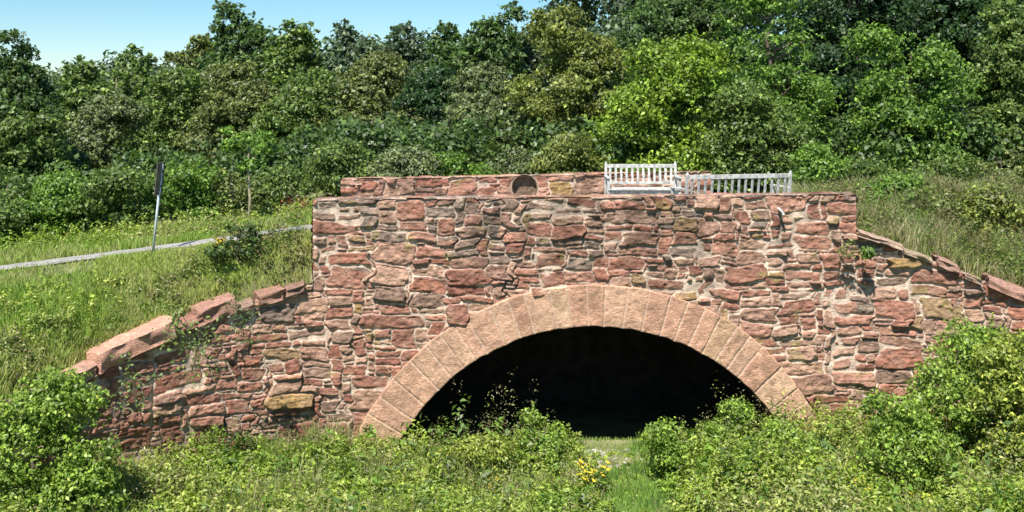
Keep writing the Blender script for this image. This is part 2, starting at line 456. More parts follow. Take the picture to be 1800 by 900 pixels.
# arch ring: polar sheet of voussoirs
def arch_ring():
    rs = np.random.RandomState(5); nz = VN(61); nz2 = VN(62)
    t0, t1 = R(-78), R(76)
    th = np.linspace(t0, t1, int((t1 - t0) * 3.8 / .0115)); rr = np.linspace(RIN, ROUT, int((ROUT - RIN) / .0115))
    cuts = [t0]
    while cuts[-1] < t1: cuts.append(cuts[-1] + rs.uniform(.205, .40) / 3.8)
    cuts = np.array(cuts); T, Rr = np.meshgrid(th, rr, indexing='ij')
    narrow = 1 - .14 * sstep(R(28), R(60), T)
    Tw = T + nz.fbm(T * 12, Rr * 4, 2) * .0035
    k = np.searchsorted(cuts, Tw) - 1; k = np.clip(k, 0, len(cuts) - 2)
    s = np.minimum(Tw - cuts[k], cuts[k + 1] - Tw) * Rr
    e = np.minimum(s, np.minimum(Rr - RIN, ROUT - Rr) * 1.3 + .004)
    n = len(cuts)
    joint = .004 + .002 * rs.rand(n)[k]
    t = np.clip((e - joint) / .014, 0, 1)
    h = .062 + t * .016 + (rs.rand(n)[k] - .5) * .012 * t
    h = h + nz2.fbm(T * 60, Rr * 16, 4) * .009 * t - .007 * sstep(.25, .5, nz.fbm(T * 40, Rr * 10, 2)) * t
    h = np.where(Rr > ROUT - .008, h * .3, h)
    base = np.array([(.58, .345, .235), (.60, .37, .25), (.56, .32, .215), (.62, .40, .265), (.57, .325, .22), (.58, .35, .235), (.61, .385, .24)])
    C = base[rs.randint(0, len(base), n)] * rs.uniform(.93, 1.06, (n, 1)); C = C[k]
    C = C * (1 + nz.fbm(T * 20, Rr * 9, 4) * .45)[..., None]
    st = sstep(.25, .5, nz2.fbm(T * 9, Rr * 3, 3)); C = C * (1 - .35 * st[..., None]) + .35 * st[..., None] * np.array((.30, .2, .12))
    j = sstep(joint - .001, joint + .004, s)[..., None]
    C = C * j + MORT * 1.0 * (1 - j)
    r2 = RIN + (Rr - RIN) * narrow + .02 * nz(T * 30, T * 0)
    X = ACX + np.sin(T) * r2 - bl.x; Z = ACZ + np.cos(T) * r2 - bl.z; Y = YW - h - bl.y
    # intrados return and extrados return
    nT, nR = T.shape
    V = np.stack([X, Y, Z], -1).reshape(-1, 3); idx = np.arange(nT * nR).reshape(nT, nR)
    Q = np.stack([idx[:-1, :-1], idx[:-1, 1:], idx[1:, 1:], idx[1:, :-1]], -1).reshape(-1, 4)
    nd = 24; dep = np.linspace(.0, .55, nd)
    base_i = np.stack([X[:, 0], Y[:, 0], Z[:, 0]], -1)
    IV = base_i[:, None, :] + np.stack([np.zeros((nT, nd)), np.repeat(dep[None], nT, 0), np.zeros((nT, nd))], -1)
    ii = np.arange(nT * nd).reshape(nT, nd) + len(V)
    Q2 = np.stack([ii[:-1, :-1], ii[1:, :-1], ii[1:, 1:], ii[:-1, 1:]], -1).reshape(-1, 4)
    C2 = np.repeat(C[:, 3][:, None], nd, 1)
    bo = np.stack([X[:, -1], Y[:, -1], Z[:, -1]], -1)
    OV = bo[:, None, :] + np.stack([np.zeros((nT, 4)), np.repeat(np.linspace(0, .12, 4)[None], nT, 0), np.zeros((nT, 4))], -1)
    oi = np.arange(nT * 4).reshape(nT, 4) + len(V) + nT * nd
    Q3 = np.stack([oi[:-1, :-1], oi[1:, :-1], oi[1:, 1:], oi[:-1, 1:]], -1).reshape(-1, 4)
    C3 = np.repeat(np.repeat(MORT[None, None], nT, 0), 4, 1)
    VV = np.concatenate([V, IV.reshape(-1, 3), OV.reshape(-1, 3)])
    CC = np.concatenate([C.reshape(-1, 3), C2.reshape(-1, 3), C3.reshape(-1, 3)])
    me = mesh_np('arch_ring', VV, np.concatenate([Q, Q2, Q3]), np.clip(CC, .01, .8), smooth=True)
    o = link('arch_ring', me, STONE, bridge); o['label'] = 'ring of dressed tan and pink voussoirs'
arch_ring()
# vault and abutments
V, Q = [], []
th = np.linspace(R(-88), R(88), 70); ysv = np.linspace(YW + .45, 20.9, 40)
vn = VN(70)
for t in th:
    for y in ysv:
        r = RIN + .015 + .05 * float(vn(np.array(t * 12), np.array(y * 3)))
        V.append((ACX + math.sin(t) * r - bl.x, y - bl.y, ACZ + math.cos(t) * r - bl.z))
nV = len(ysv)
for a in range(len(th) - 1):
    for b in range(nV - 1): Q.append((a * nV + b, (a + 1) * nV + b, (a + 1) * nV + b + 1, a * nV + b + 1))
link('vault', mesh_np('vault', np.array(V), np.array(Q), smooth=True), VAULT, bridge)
m = MB(); m.box(0, 20.95 - YW, -1 + .2, 7.6, .1, 6.0); m.build('tunnel_light_block', VAULT, bridge)  # added wall closing the open arch, keeps daylight out so the inside stays black
m = MB()   # solid haunches so that no daylight reaches the vault from above
wedge(m, XL + .05, ACX - 3.3, YW + .3, 21.3, -3.9, -.56, -.56); wedge(m, ACX + 3.3, XR - .05, YW + .3, 21.3, -3.9, -.56, -.56)
wedge(m, ACX - 3.3, ACX + 3.3, YW + .3, 21.3, -1.2, -.56, -.56)
m.build('fill', VAULT, bridge)

# wing bodies behind the facing
for (ua, ub) in ((-LLEN, 0.), (WLEN, WLEN + RLEN)):
    m = MB(); K = 24
    for k in range(K):
        pts = []
        for u in (ua + (ub - ua) * k / K, ua + (ub - ua) * (k + 1) / K):
            x, y, nx, ny = [float(q) for q in path(u)]; z = float(zcop(x)) - .12
            f_ = (x - nx * .10, y - ny * .10); q_ = (x - nx * .48, y - ny * .48)
            pts += [(f_[0] - bl.x, f_[1] - bl.y, -4 - bl.z), (q_[0] - bl.x, q_[1] - bl.y, -4 - bl.z), (q_[0] - bl.x, q_[1] - bl.y, z - bl.z), (f_[0] - bl.x, f_[1] - bl.y, z - bl.z)]
        m.hexa(pts)
    m.build('wing_core', VAULT, bridge)

def slab(m_v, m_q, m_c, a, d, n, u0, u1, thick, front, back, lift, rs, col):
    """one rough coping slab as a subdivided displaced block following zcop"""
    x0 = float(path(u0)[0]); x1 = float(path(u1)[0])
    z0 = float(zcop(x0)) + lift; z1 = float(zcop(x1)) + lift
    nx, ny, nz_ = 22, 10, 5
    ofs = rs.rand(3) * 50
    def pt(s, t, w):
        u = u0 + (u1 - u0) * s; o_ = front + (back - front) * t
        jx = VN1(np.array(ofs[0] + u * 5), np.array(t * 4 + w * 3)) * .05
        jz = VN1(np.array(ofs[1] + u * 4), np.array(t * 5)) * .045
        jf = VN1(np.array(ofs[2] + u * 6), np.array(w * 4.)) * .09
        x, y, nx_, ny_ = [float(q) for q in path(u + jx)]; p = (x - nx_ * (o_ + jf * (1 - t)), y - ny_ * (o_ + jf * (1 - t)))
        z = z0 + (z1 - z0) * s + thick * (w - 1) + jz * w
        rnd = .02 * (1 if (w > .99 and t < .01) else 0)
        return (p[0] - bl.x, p[1] - bl.y, z - rnd - bl.z)
    faces = [(lambda i, j: (i / nx, j / ny, 1.), nx, ny), (lambda i, j: (i / nx, 0., 1 - j / nz_), nx, nz_),
             (lambda i, j: (0., 1 - j / ny if False else j / ny, 1 - i / nz_), nz_, ny), (lambda i, j: (1., j / ny, 1 - i / nz_), nz_, ny),
             (lambda i, j: (i / nx, j / ny, 0.), nx, ny)]
    for fn, na, nb in faces:
        base = len(m_v)
        for i in range(na + 1):
            for j in range(nb + 1):
                st = fn(i, j); m_v.append(pt(*st))
                k_ = 1 + .5 * float(VN1(np.array(st[0] * 20 + ofs[0]), np.array(st[1] * 9 + st[2] * 20 + ofs[1])))
                m_c.append(tuple(np.array(col) * k_))
        for i in range(na):
            for j in range(nb):
                m_q.append((base + i * (nb + 1) + j, base + (i + 1) * (nb + 1) + j, base + (i + 1) * (nb + 1) + j + 1, base + i * (nb + 1) + j + 1))
VN1 = VN(123)
rs = np.random.RandomState(8)
v_, q_, c_ = [], [], []
for (s0, s1, th_, lift, col, bk) in ((.03, .10, .12, .00, (.27, .16, .12), .30), (.11, .20, .18, .03, (.34, .19, .14), .34), (.215, .27, .10, -.03, (.30, .20, .15), .25),
                                   (.28, .42, .24, .12, (.40, .22, .165), .42), (.40, .485, .14, .03, (.33, .17, .12), .34),
                                   (.50, .775, .27, .15, (.58, .32, .23), .60), (.785, .93, .18, .05, (.46, .27, .20), .52), (.935, 1.06, .16, .0, (.38, .27, .21), .5)):
    slab(v_, q_, c_, 0, 0, 0, -LLEN * s0, -LLEN * s1, th_, -.10, bk, lift, rs, col)
link('wing_coping', mesh_np('wing_coping', np.array(v_), np.array(q_), np.clip(np.array(c_), .02, .8), smooth=False), STONE, bridge)
v_, q_, c_ = [], [], []
for (s0, s1, th_, lift, col) in ((.0, .12, .09, .05, (.46, .32, .24)), (.125, .20, .07, -.01, (.38, .29, .20)), (.215, .27, .12, .05, (.40, .24, .18)),
                               (.285, .33, .07, -.03, (.36, .25, .19)), (.345, .50, .15, .07, (.38, .22, .165)), (.52, .58, .09, .0, (.34, .22, .16)), (.59, .78, .16, .05, (.38, .24, .17)), (.79, 1., .14, .01, (.34, .22, .16))):
    slab(v_, q_, c_, 0, 0, 0, WLEN + RLEN * s0, WLEN + RLEN * s1, th_, -.12, .42, lift, rs, col)
link('wing_coping', mesh_np('wing_coping', np.array(v_), np.array(q_), np.clip(np.array(c_), .02, .8), smooth=False), STONE, bridge)
# small pale drain spout in the upper wall
p = P(1372, 368, 15.92); m = MB()
m.tube([(p[0] - bl.x - .02, p[1] + .12 - bl.y, p[2] - bl.z + .02), (p[0] - bl.x, p[1] - .06 - bl.y, p[2] - bl.z - .02), (p[0] - bl.x + .03, p[1] - .08 - bl.y, p[2] - bl.z - .08)], .022, 8)
m.build('drain_spout', WHITE, bridge)

# ------------------------------------------------------------------ benches
def bench(name, L, nslat, loc, rz, label):
    root = empty(name, loc, rz); tag(root, label, 'bench', 'white slatted benches on the bridge')
    # local: x along the bench, -y is the front, back posts at y=0
    hl = L / 2
    for s in (-1, 1):
        m = MB(); x = s * (hl - .03)
        m.hexa([(x - .03, -.02, 0), (x + .03, -.02, 0), (x + .03, .04, 0), (x - .03, .04, 0), (x - .03, .0, .45), (x + .03, .0, .45), (x + .03, .06, .45), (x - .03, .06, .45)])
        m.hexa([(x - .03, 0, .45), (x + .03, 0, .45), (x + .03, .06, .45), (x - .03, .06, .45), (x - .024, .06, .90), (x + .024, .06, .90), (x + .024, .11, .90), (x - .024, .11, .90)])
        m.hexa([(x - .024, .06, .90), (x + .024, .06, .90), (x + .024, .11, .90), (x - .024, .11, .90), (x - .006, .085, .955), (x + .006, .085, .955), (x + .006, .10, .955), (x - .006, .10, .955)])
        m.build('leg', WHITE, root, .005)
        m = MB(); m.box(x, -.48, .32, .055, .055, .64); m.build('leg', WHITE, root, .005)
        m = MB(); m.box(x, -.24, .655, .075, .60, .03); m.build('armrest', WHITE, root, .008)
        m = MB(); m.box(x, -.23, .36, .03, .46, .07); m.box(x, -.23, .14, .03, .46, .04); m.build('side_rail', WHITE, root, .004)
    m = MB()
    for k in range(5): m.box(0, -.49 + k * .105, .425 + .003 * (k % 2), L - .04, .09, .026)
    m.build('seat', WHITE, root, .004)
    m = MB(); m.box(0, -.47, .375, L - .12, .028, .075); m.build('seat_rail', WHITE, root, .004)
    m = MB(); m.box(0, -.25, .14, L - .1, .03, .045); m.build('stretcher', WHITE, root, .004)
    m = MB(); m.box(0, .078, .86, L - .1, .032, .075); m.box(0, .035, .52, L - .1, .03, .05)
    for k in range(nslat):
        x = -hl + .06 + (k + .5) * (L - .12) / nslat
        a = .012 if nslat > 12 else .014
        m.hexa([(x - a * 1.7, .026, .54), (x + a * 1.7, .026, .54), (x + a * 1.7, .044, .54), (x - a * 1.7, .044, .54), (x - a * 1.7, .068, .826), (x + a * 1.7, .068, .826), (x + a * 1.7, .086, .826), (x - a * 1.7, .086, .826)])
    m.build('backrest', WHITE, root, .004)
    return root
bench('garden_bench', 1.47, 12, (2.61, 20.72, 0), 0, 'white slatted bench facing the camera with its seat showing, left one of two')
b2 = bench('garden_bench', 1.98, 15, (3.80, 17.28, .02), math.pi + math.atan2(.55, 1.92), 'longer white slatted bench seen from behind above the near parapet, right one of two')

# ------------------------------------------------------------------ sign
ground_at = lambda x, y: float(ground(np.array(float(x)), np.array(float(y))))
pb = P(268, 468, 16.4); gz_ = ground_at(pb[0], pb[1])
sg = empty('road_sign', (pb[0], pb[1], gz_ - .05)); tag(sg, 'narrow dark sign on a leaning pale metal post beside the path', 'sign')
top = P(285, 288, 16.4); base = np.array((0, 0, 0.)); tv = top - np.array((pb[0], pb[1], gz_ - .05))
m = MB(); d_ = Vector(tv)
m.tube([(0, 0, 0), tuple(d_ * .5), tuple(d_)], .021, 8); m.build('post', GALV, sg, smooth=True)
m = MB(); c = d_ * .84
rot = Vector((0, 0, 1)).rotation_difference(d_.normalized()).to_matrix() @ __import__('mathutils').Matrix.Rotation(R(91), 3, 'Z')
m.box(c.x, c.y - .05, c.z, .36, .02, .52, rot); m.build('sign_panel', SIGNBACK, sg, .02)
for f in (.76, .92):
    m = MB(); q = d_ * f; m.box(q.x, q.y + .01, q.z, .05, .05, .03, rot); m.build('bracket', DARKIRON, sg)

# ------------------------------------------------------------------ foliage
def unit(a): return a / np.maximum(np.linalg.norm(a, axis=-1, keepdims=True), 1e-6)
def leaves_mesh(name, c, nrm, size, col, aspect=.5, axis=None, rs=np.random):
    n = len(c)
    r = rs.normal(size=(n, 3)) if axis is None else axis + rs.normal(size=(n, 3)) * .35
    a = unit(r - (r * nrm).sum(1, keepdims=True) * nrm); b = np.cross(nrm, a)
    s = size[:, None]
    fold = nrm * s * .12
    V = np.stack([c - a * s * .5, c + b * s * aspect * .5 + fold - a * s * .05, c + a * s * .5 - fold * .5, c - b * s * aspect * .5 + fold - a * s * .05], 1).reshape(-1, 3)
    Q = np.arange(4 * n).reshape(n, 4)
    return mesh_np(name, V, Q, np.repeat(col, 4, 0))

def crown_pts(rs, blobs, density, leaf, clump_r, ncl):
    cav = VN(int(rs.randint(1, 9999)))
    """blobs: (cx,cy,cz,rx,ry,rz). returns centres, normals, clump tint"""
    C, Nn, T = [], [], []
    vol = np.array([b[3] * b[5] for b in blobs]); vol = vol / vol.sum()
    for b, w in zip(blobs, vol):
        k = max(3, int(ncl * w))
        d = unit(rs.normal(size=(k, 3))); d[:, 2] = np.where(rs.rand(k) < .3, np.abs(d[:, 2]), d[:, 2])
        rad = rs.uniform(.45, 1.06, (k, 1)) ** .7
        cc = np.array(b[:3]) + d * rad * np.array(b[3:6])
        cr = clump_r * rs.uniform(.4, 1.7, k)
        ok = cav.fbm(cc[:, 0] * .8 / clump_r * .42, cc[:, 2] * .8 / clump_r * .42, 2) > -.22
        cr = np.where(ok, cr, cr * .35)
        for i in range(k):
            m_ = int(density * (cr[i] / clump_r) ** 2)
            dd = unit(rs.normal(size=(m_, 3))); rr = cr[i] * rs.rand(m_, 1) ** .45
            stretch = np.array((1.2, 1.1, .62))
            p = cc[i] + dd * rr * stretch
            p[:, 2] -= (np.hypot(p[:, 0] - cc[i, 0], p[:, 1] - cc[i, 1]) ** 2) * .5
            out = unit(dd * .8 + d[i] * .5 + np.array((0, -.25, .35)) + rs.normal(size=(m_, 3)) * .9)
            C.append(p); Nn.append(out); T.append(np.full(m_, rs.uniform(.82, 1.2)))
    return np.concatenate(C), np.concatenate(Nn), np.concatenate(T)

KINDS = {   # linear base colours; deep is darkened to stand in for shade
    'dark':   (.068, .116, .036), 'mid': (.108, .164, .044), 'olive': (.130, .158, .056), 'lime': (.155, .238, .030),
    'yolive': (.155, .185, .048), 'grey':  (.135, .172, .080), 'deep': (.030, .064, .022), 'fresh': (.112, .198, .036), 'far': (.080, .120, .070),
    'red': (.16, .06, .03), 'front': (.175, .265, .048), 'fronty': (.225, .275, .055)}
def leaf_cols(rs, kind, T, jitter=.38):
    n = len(T); base = np.array(KINDS[kind])
    c = base[None] * T[:, None] * rs.uniform(1 - jitter, 1 + jitter, (n, 1))
    y = rs.rand(n) ** 3; c = c * (.86 + y[:, None] * np.array((1.3, 1.1, .7)))
    return np.clip(c, .004, .6)

def limbs(m, rs, base, top, r0, nbr, spread, seg=6):
    base = Vector(base); top = Vector(top); pts = [base]
    for k in range(1, 6):
        p = base.lerp(top, k / 5) + Vector((rs.normal() * .06, rs.normal() * .06, 0)) * (top - base).length * .25
        pts.append(p)
    m.tube(pts, [r0 * (1 - .16 * k) for k in range(6)], seg)
    for i in range(nbr):
        t = rs.uniform(.25, .95); p = base.lerp(top, t); a = rs.uniform(0, math.tau)
        L = spread * rs.uniform(.5, 1.) * (1.1 - t * .5)
        e = p + Vector((math.cos(a) * L, math.sin(a) * L, L * rs.uniform(.3, .9)))
        mid = p.lerp(e, .5) + Vector((0, 0, -.08 * L)); m.tube([p, mid, e], [r0 * .38, r0 * .24, r0 * .08], 5)

def tree(px, ytop, d, wpx, kind, label, name='tree', seed=0, leaf=.13, zbase=None, low=.0, lean=0, dens=.85, ncl=None, depth=.8, group='trees of the wood behind the bridge', cr=.22, cat='tree', bark=None, yground=None):
    rs = np.random.RandomState(1000 + seed)
    x = (px - 900) / F * d; w = wpx / F * d / 2
    zt = CAMZ - (ytop - HOR) / F * d
    zb = ground_at(x, d) if zbase is None else zbase
    root = empty(name, (x, d, zb)); tag(root, label, cat, group)
    H = zt - zb; z0 = H * low
    m = MB(); limbs(m, rs, (0, 0, -.1), (lean * .6, 0, H * .82), max(.025, H * .022), max(5, int(H * 2.4)), w * .75)
    m.build('trunk', bark or BARK, root, smooth=True)
    blobs = []
    nb = max(3, int(H * 1.1))
    for k in range(nb):
        f = (k + .5) / nb; zz = z0 + (H - z0) * (f * .9 + .04)
        wid = w * (math.sin(math.pi * (f * .78 + .18)) ** .8) * rs.uniform(.75, 1.05)
        off = (w - wid) * rs.uniform(-.9, .9)
        rz = (H - z0) / nb * rs.uniform(.75, 1.0)
        rz = min(rz, max(.15, H - zz))
        blobs.append((off + lean * f, rs.uniform(-.3, .3) * w * depth, zz, wid, wid * depth, rz))
    area = w * 2 * (H - z0)
    crr = min(cr, w * .45, H * .3)
    n = int((ncl or 1) * 1.9 * area / (crr * crr) + 10)
    lpc = dens * 1.9 * (crr * 2) ** 2 / (leaf * leaf * .5)
    C, Nn, T = crown_pts(rs, blobs, lpc, leaf, crr, n)
    K = int(9 * area * (.22 / crr)); wb = np.array([b[3] * b[5] for b in blobs]); bi = rs.choice(len(blobs), K, p=wb / wb.sum()); B = np.array(blobs)[bi]
    d0 = unit(rs.normal(size=(K, 3)) + np.array((0, -.5, .35))); st = B[:, :3] + d0 * B[:, 3:6] * rs.uniform(.85, 1.05, (K, 1))
    Ls = rs.uniform(.8, 2.6, K) * crr; nl = 16; tt = np.linspace(.05, 1, nl)[None, :, None]
    dirs = unit(d0 + np.array((0, 0, .5)) + rs.normal(size=(K, 3)) * .35)
    pts = st[:, None] + dirs[:, None] * tt * Ls[:, None, None] - np.array((0, 0, 1.)) * (tt ** 2) * (Ls * rs.uniform(.1, .9, K))[:, None, None]
    pts = pts + rs.normal(size=pts.shape) * leaf * .42 * (1.15 - tt)
    C = np.concatenate([C, pts.reshape(-1, 3)]); Nn = np.concatenate([Nn, unit(rs.normal(size=(K * nl, 3)) * .7 + np.array((0, -.4, .8)))]); T = np.concatenate([T, np.repeat(rs.uniform(.95, 1.4, K), nl)])
    k = C[:, 2] > .02; C, Nn, T = C[k], Nn[k], T[k]
    sz = leaf * rs.uniform(.65, 1.35, len(C))
    me = leaves_mesh('crown', C, Nn, sz, leaf_cols(rs, kind, T), .55, rs=rs)
    link('crown', me, LEAF, root)
    return root

# -- skyline / back row
TR = [
 # px, ytop, d, wpx, kind, label, leaf, extra
 (22, 52, 27, 190, 'dark', 'dark tree at the left edge of the photo rising above the hedge line', .14, {}),
 (125, 108, 38, 130, 'mid', 'low round tree top just right of the dark tree at the left edge', .19, {}),
 (205, 84, 40, 150, 'mid', 'tree with a level top under the sky left of the pale round tree top', .2, {}),
 (330, 62, 50, 110, 'olive', 'pale olive round tree top poking up left of the highest skyline tree', .22, {}),
 (430, 2, 44, 170, 'dark', 'tallest skyline tree left of centre with a ragged twin top', .2, {'low': .2}),
 (520, 40, 42, 150, 'mid', 'tree sloping down on the right of the tallest skyline tree', .2, {}),
 (610, 42, 52, 130, 'far', 'bluish green tree in the middle skyline, left of a rounder one', .24, {}),
 (705, 44, 54, 130, 'far', 'rounded bluish green tree in the lowest dip of the middle skyline', .24, {}),
 (790, 42, 46, 120, 'dark', 'dark tree in the skyline directly left of the pointed tree', .22, {}),
 (858, 2, 42, 140, 'dark', 'pointed tree breaking the skyline right of centre', .2, {}),
 (935, 24, 44, 90, 'far', 'thin topped tree in the gap right of the pointed skyline tree', .2, {'dens': .55}),
 # middle rows
 (60, 190, 26, 190, 'mid', 'bushy mid green tree below the dark tree at the left edge', .13, {}),
 (165, 170, 30, 220, 'grey', 'grey green broad tree above the left end of the path', .14, {}),
 (300, 120, 33, 230, 'mid', 'broad leafy tree behind the dark road sign, standing back', .15, {}),
 (420, 110, 31, 210, 'olive', 'olive tree standing behind the pale stemmed sapling', .15, {}),
 (545, 120, 30, 190, 'mid', 'mid green tree above the left end of the back parapet', .15, {}),
 (650, 95, 34, 220, 'olive', 'wide olive brown tree below the middle skyline', .16, {}),
 (770, 120, 32, 190, 'deep', 'shaded deep green tree behind the round recess in the parapet', .15, {}),
 (870, 110, 30, 190, 'grey', 'grey green tree with pale sprays right of the shaded deep green tree', .14, {}),
 (1010, 10, 28, 210, 'yolive', 'tall yellowish olive tree between the pointed tree and the lime green tree', .13, {}),
 (1210, -110, 30, 330, 'dark', 'tall dark tree rising out of frame behind the lime green tree', .15, {}),
 (1170, 70, 24, 280, 'lime', 'bright lime green vine covered tree above the two benches', .12, {'cr': .36}),
 (1360, -70, 24.5, 230, 'fresh', 'tall fresh green conical tree right of the lime green tree', .12, {'cr': .36}),
 (1330, 150, 22.8, 190, 'mid', 'mid green tree low behind the longer bench', .12, {'cr': .36}),
 (1500, -130, 31, 340, 'deep', 'deep green tall tree in shade behind the right end of the front wall', .15, {'cr': .36}),
 (1600, 40, 24.5, 200, 'fresh', 'rounded leafy tree with drooping sprays above the right bank', .12, {'dens': .9, 'cr': .36}),
 (1760, -130, 29, 330, 'deep', 'darkest tall tree behind the right edge of the photo', .15, {'cr': .36}),
 (1775, -20, 25, 140, 'mid', 'mid green tree cut by the top right corner of the photo', .12, {}),
]
for i, (px, yt, d, w, kind, lab, lf, ex) in enumerate(TR):
    tree(px, yt, d, w, kind, lab, seed=i, leaf=lf * (.82 if d < 35 else .95), **ex)

# -- shrubs along the path and behind the parapet
SH = [
 (10, 300, 20.6, 150, 'mid', 'leafy shrub at the left edge of the photo beyond the path'),
 (110, 310, 21, 140, 'fresh', 'fresh green shrub left of the dark road sign beyond the path'),
 (215, 300, 20.8, 140, 'mid', 'shrub directly left of the dark road sign'),
 (320, 290, 21, 140, 'fresh', 'bright edged shrub directly right of the dark road sign'),
 (405, 300, 21.6, 110, 'olive', 'olive shrub at the foot of the pale stemmed sapling'),
 (500, 290, 22, 120, 'mid', 'shrub filling the gap left of the back parapet'),
 (600, 250, 23, 130, 'mid', 'shrub above the left end of the back parapet'),
 (700, 262, 22.6, 130, 'grey', 'pale sprayed shrub leaning over the back parapet left of the round recess'),
 (800, 265, 22.8, 130, 'fresh', 'fresh green shrub over the back parapet just left of the round recess'),
 (900, 262, 23, 130, 'grey', 'grey green shrub right above the round recess'),
 (1000, 240, 23, 130, 'yolive', 'yellowish shrub left of the bench that faces the camera'),
 (1440, 262, 21, 110, 'fresh', 'bright shrub just right of the longer bench'),
 (1530, 285, 20.5, 110, 'mid', 'shrub at the right end of the front wall top'),
 (1640, 268, 21, 130, 'mid', 'shrub in the middle of the right bank top'),
 (1760, 262, 21, 130, 'olive', 'olive shrub at the right edge of the bank top'),
 (1560, 318, 18.4, 170, 'fresh', 'low bright shrub on the right bank just beyond the end of the front wall'),
 (1655, 338, 17.8, 150, 'olive', 'low olive shrub halfway down the right bank'),
 (1752, 334, 17.5, 150, 'yolive', 'low yellow olive shrub on the right bank near the photo edge'),
 (1600, 378, 17.0, 90, 'mid', 'small dark shrub just above the right wing coping'),
]
for i, (px, yt, d, w, kind, lab) in enumerate(SH):
    tree(px, yt, d, w, kind, lab, name='shrub', seed=100 + i, leaf=.08, cr=.24, group='shrubs along the path and bank', cat='shrub')
tree(523, 350, 20.3, 62, 'red', 'small reddish brown shrub beside the left end of the front wall', name='shrub', seed=140, leaf=.09, cr=.16, group='shrubs along the path and bank', cat='shrub')
# round dark bush on the left bank
tree(418, 398, 16.1, 95, 'dark', 'round dark green bush on the grass bank below the path', name='bush', seed=141, leaf=.07, cr=.16, group='bushes on the banks', cat='bush', dens=.9)
# sapling with a pale bare stem
sp = P(437, 300, 19.6); gz_ = ground_at(sp[0], sp[1]); sr = empty('sapling', (sp[0], sp[1], gz_)); tag(sr, 'slender sapling with a bare pale stem and bright green top', 'tree')
m = MB(); hz = P(437, 255, 19.6)[2] - gz_
m.tube([(0, 0, -.1), (.03, 0, hz * .35), (-.01, 0, hz * .7), (.02, 0, hz)], [.035, .03, .026, .015], 7)
for a, L, z in ((.4, .3, .8), (2.5, .35, .85), (4.2, .3, .92), (5.4, .4, .75)):
    m.tube([(0, 0, hz * z), (math.cos(a) * L, math.sin(a) * L, hz * z + .25)], [.012, .005], 5)
m.build('trunk', PALEBARK, sr, smooth=True)
rs = np.random.RandomState(77); C, Nn, T = crown_pts(rs, [(0, 0, hz + .0, .55, .4, .16), (-.25, 0, hz + .25, .3, .3, .12), (.25, 0, hz + .12, .3, .3, .1), (.1, 0, hz - .35, .2, .2, .12)], 26, .09, .12, 36)
link('crown', leaves_mesh('crown', C, Nn, rs.uniform(.06, .13, len(C)), leaf_cols(rs, 'fresh', T * 1.2), .6, rs=rs), LEAF, sr)

# foreground bushes
FB = [
 (60, 650, 12.4, 250, 'front', 'leafy green bush in the bottom left corner in front of the wing wall', .058),
 (150, 760, 12.3, 150, 'front', 'darker bush against the foot of the left wing wall', .055),
 (1685, 575, 14.1, 250, 'front', 'tall leafy bush covering the foot of the right wing wall', .058),
 (1790, 590, 13.4, 190, 'fronty', 'yellow green bush at the right edge of the photo below the wing coping', .058),
 (1590, 690, 13.4, 170, 'front', 'lower bush between the arch foot and the tall right bush', .055),
 (955, 730, 14.6, 110, 'front', 'pointed leafy bush in front of the dark arch left of its centre', .05),
 (840, 765, 14.3, 150, 'fronty', 'low yellow green bush left of the pointed bush before the arch', .05),
 (1275, 706, 14.7, 120, 'front', 'sprawling leafy bush in front of the right side of the arch', .05),
 (1175, 738, 14.3, 80, 'front', 'small dense bush right of the pale rubble patch', .048),
 (1395, 745, 14.6, 110, 'front', 'low bush against the right foot of the arch ring', .05),
]
for i, (px, yt, d, w, kind, lab, lf) in enumerate(FB):
    tree(px, yt, d, w, kind, lab, name='bush', seed=200 + i, leaf=lf, cr=.13, group='bushes in the ditch', cat='bush', dens=.55)

# ------------------------------------------------------------------ far wood mass closing the gaps (nobody could count it)
rs = np.random.RandomState(300)
blobs = []
for x in np.arange(-44, 46, 2.2):
    for yb, k in ((58, 1.0), (66, 1.1)):
        pxx = 900 + F * x / yb
        yt = np.interp(pxx, [-200, 0, 100, 300, 420, 560, 700, 820, 900, 980, 1100, 1900], [60, 90, 120, 100, 60, 66, 66, 70, 60, 10, -160, -240])
        zt = CAMZ - (yt - HOR) / F * yb + rs.uniform(-.5, .3)
        for f in (.12, .3, .5, .68, .84):
            blobs.append((x + rs.uniform(-1, 1), yb + rs.uniform(-2, 2), f * zt, 1.7, 1.5, zt * .15))
C, Nn, T = crown_pts(rs, blobs, 60, .34, .9, 3600)
link('distant_wood', leaves_mesh('distant_wood', C, Nn, rs.uniform(.25, .5, len(C)), leaf_cols(rs, 'far', T), .6, rs=rs), LEAF)
tag(bpy.data.objects['distant_wood'], 'distant wood reading as one green mass behind the trees', 'wood', kind='stuff')
# undergrowth between the near trees
blobs = []
for x in np.arange(-17, 17, .9):
    for yb in (24.5, 28, 34):
        xx = x * yb / 26; g0 = ground_at(xx, yb)
        blobs.append((xx + rs.uniform(-.4, .4), yb + rs.uniform(-.5, .5), g0 + .8, .8, .6, .95))
C, Nn, T = crown_pts(rs, blobs, 42, .16, .4, 1900)
link('undergrowth', leaves_mesh('undergrowth', C, Nn, rs.uniform(.1, .2, len(C)), leaf_cols(rs, 'dark', T), .6, rs=rs), LEAF)
tag(bpy.data.objects['undergrowth'], 'tangled dark undergrowth filling the foot of the wood', 'undergrowth', kind='stuff')

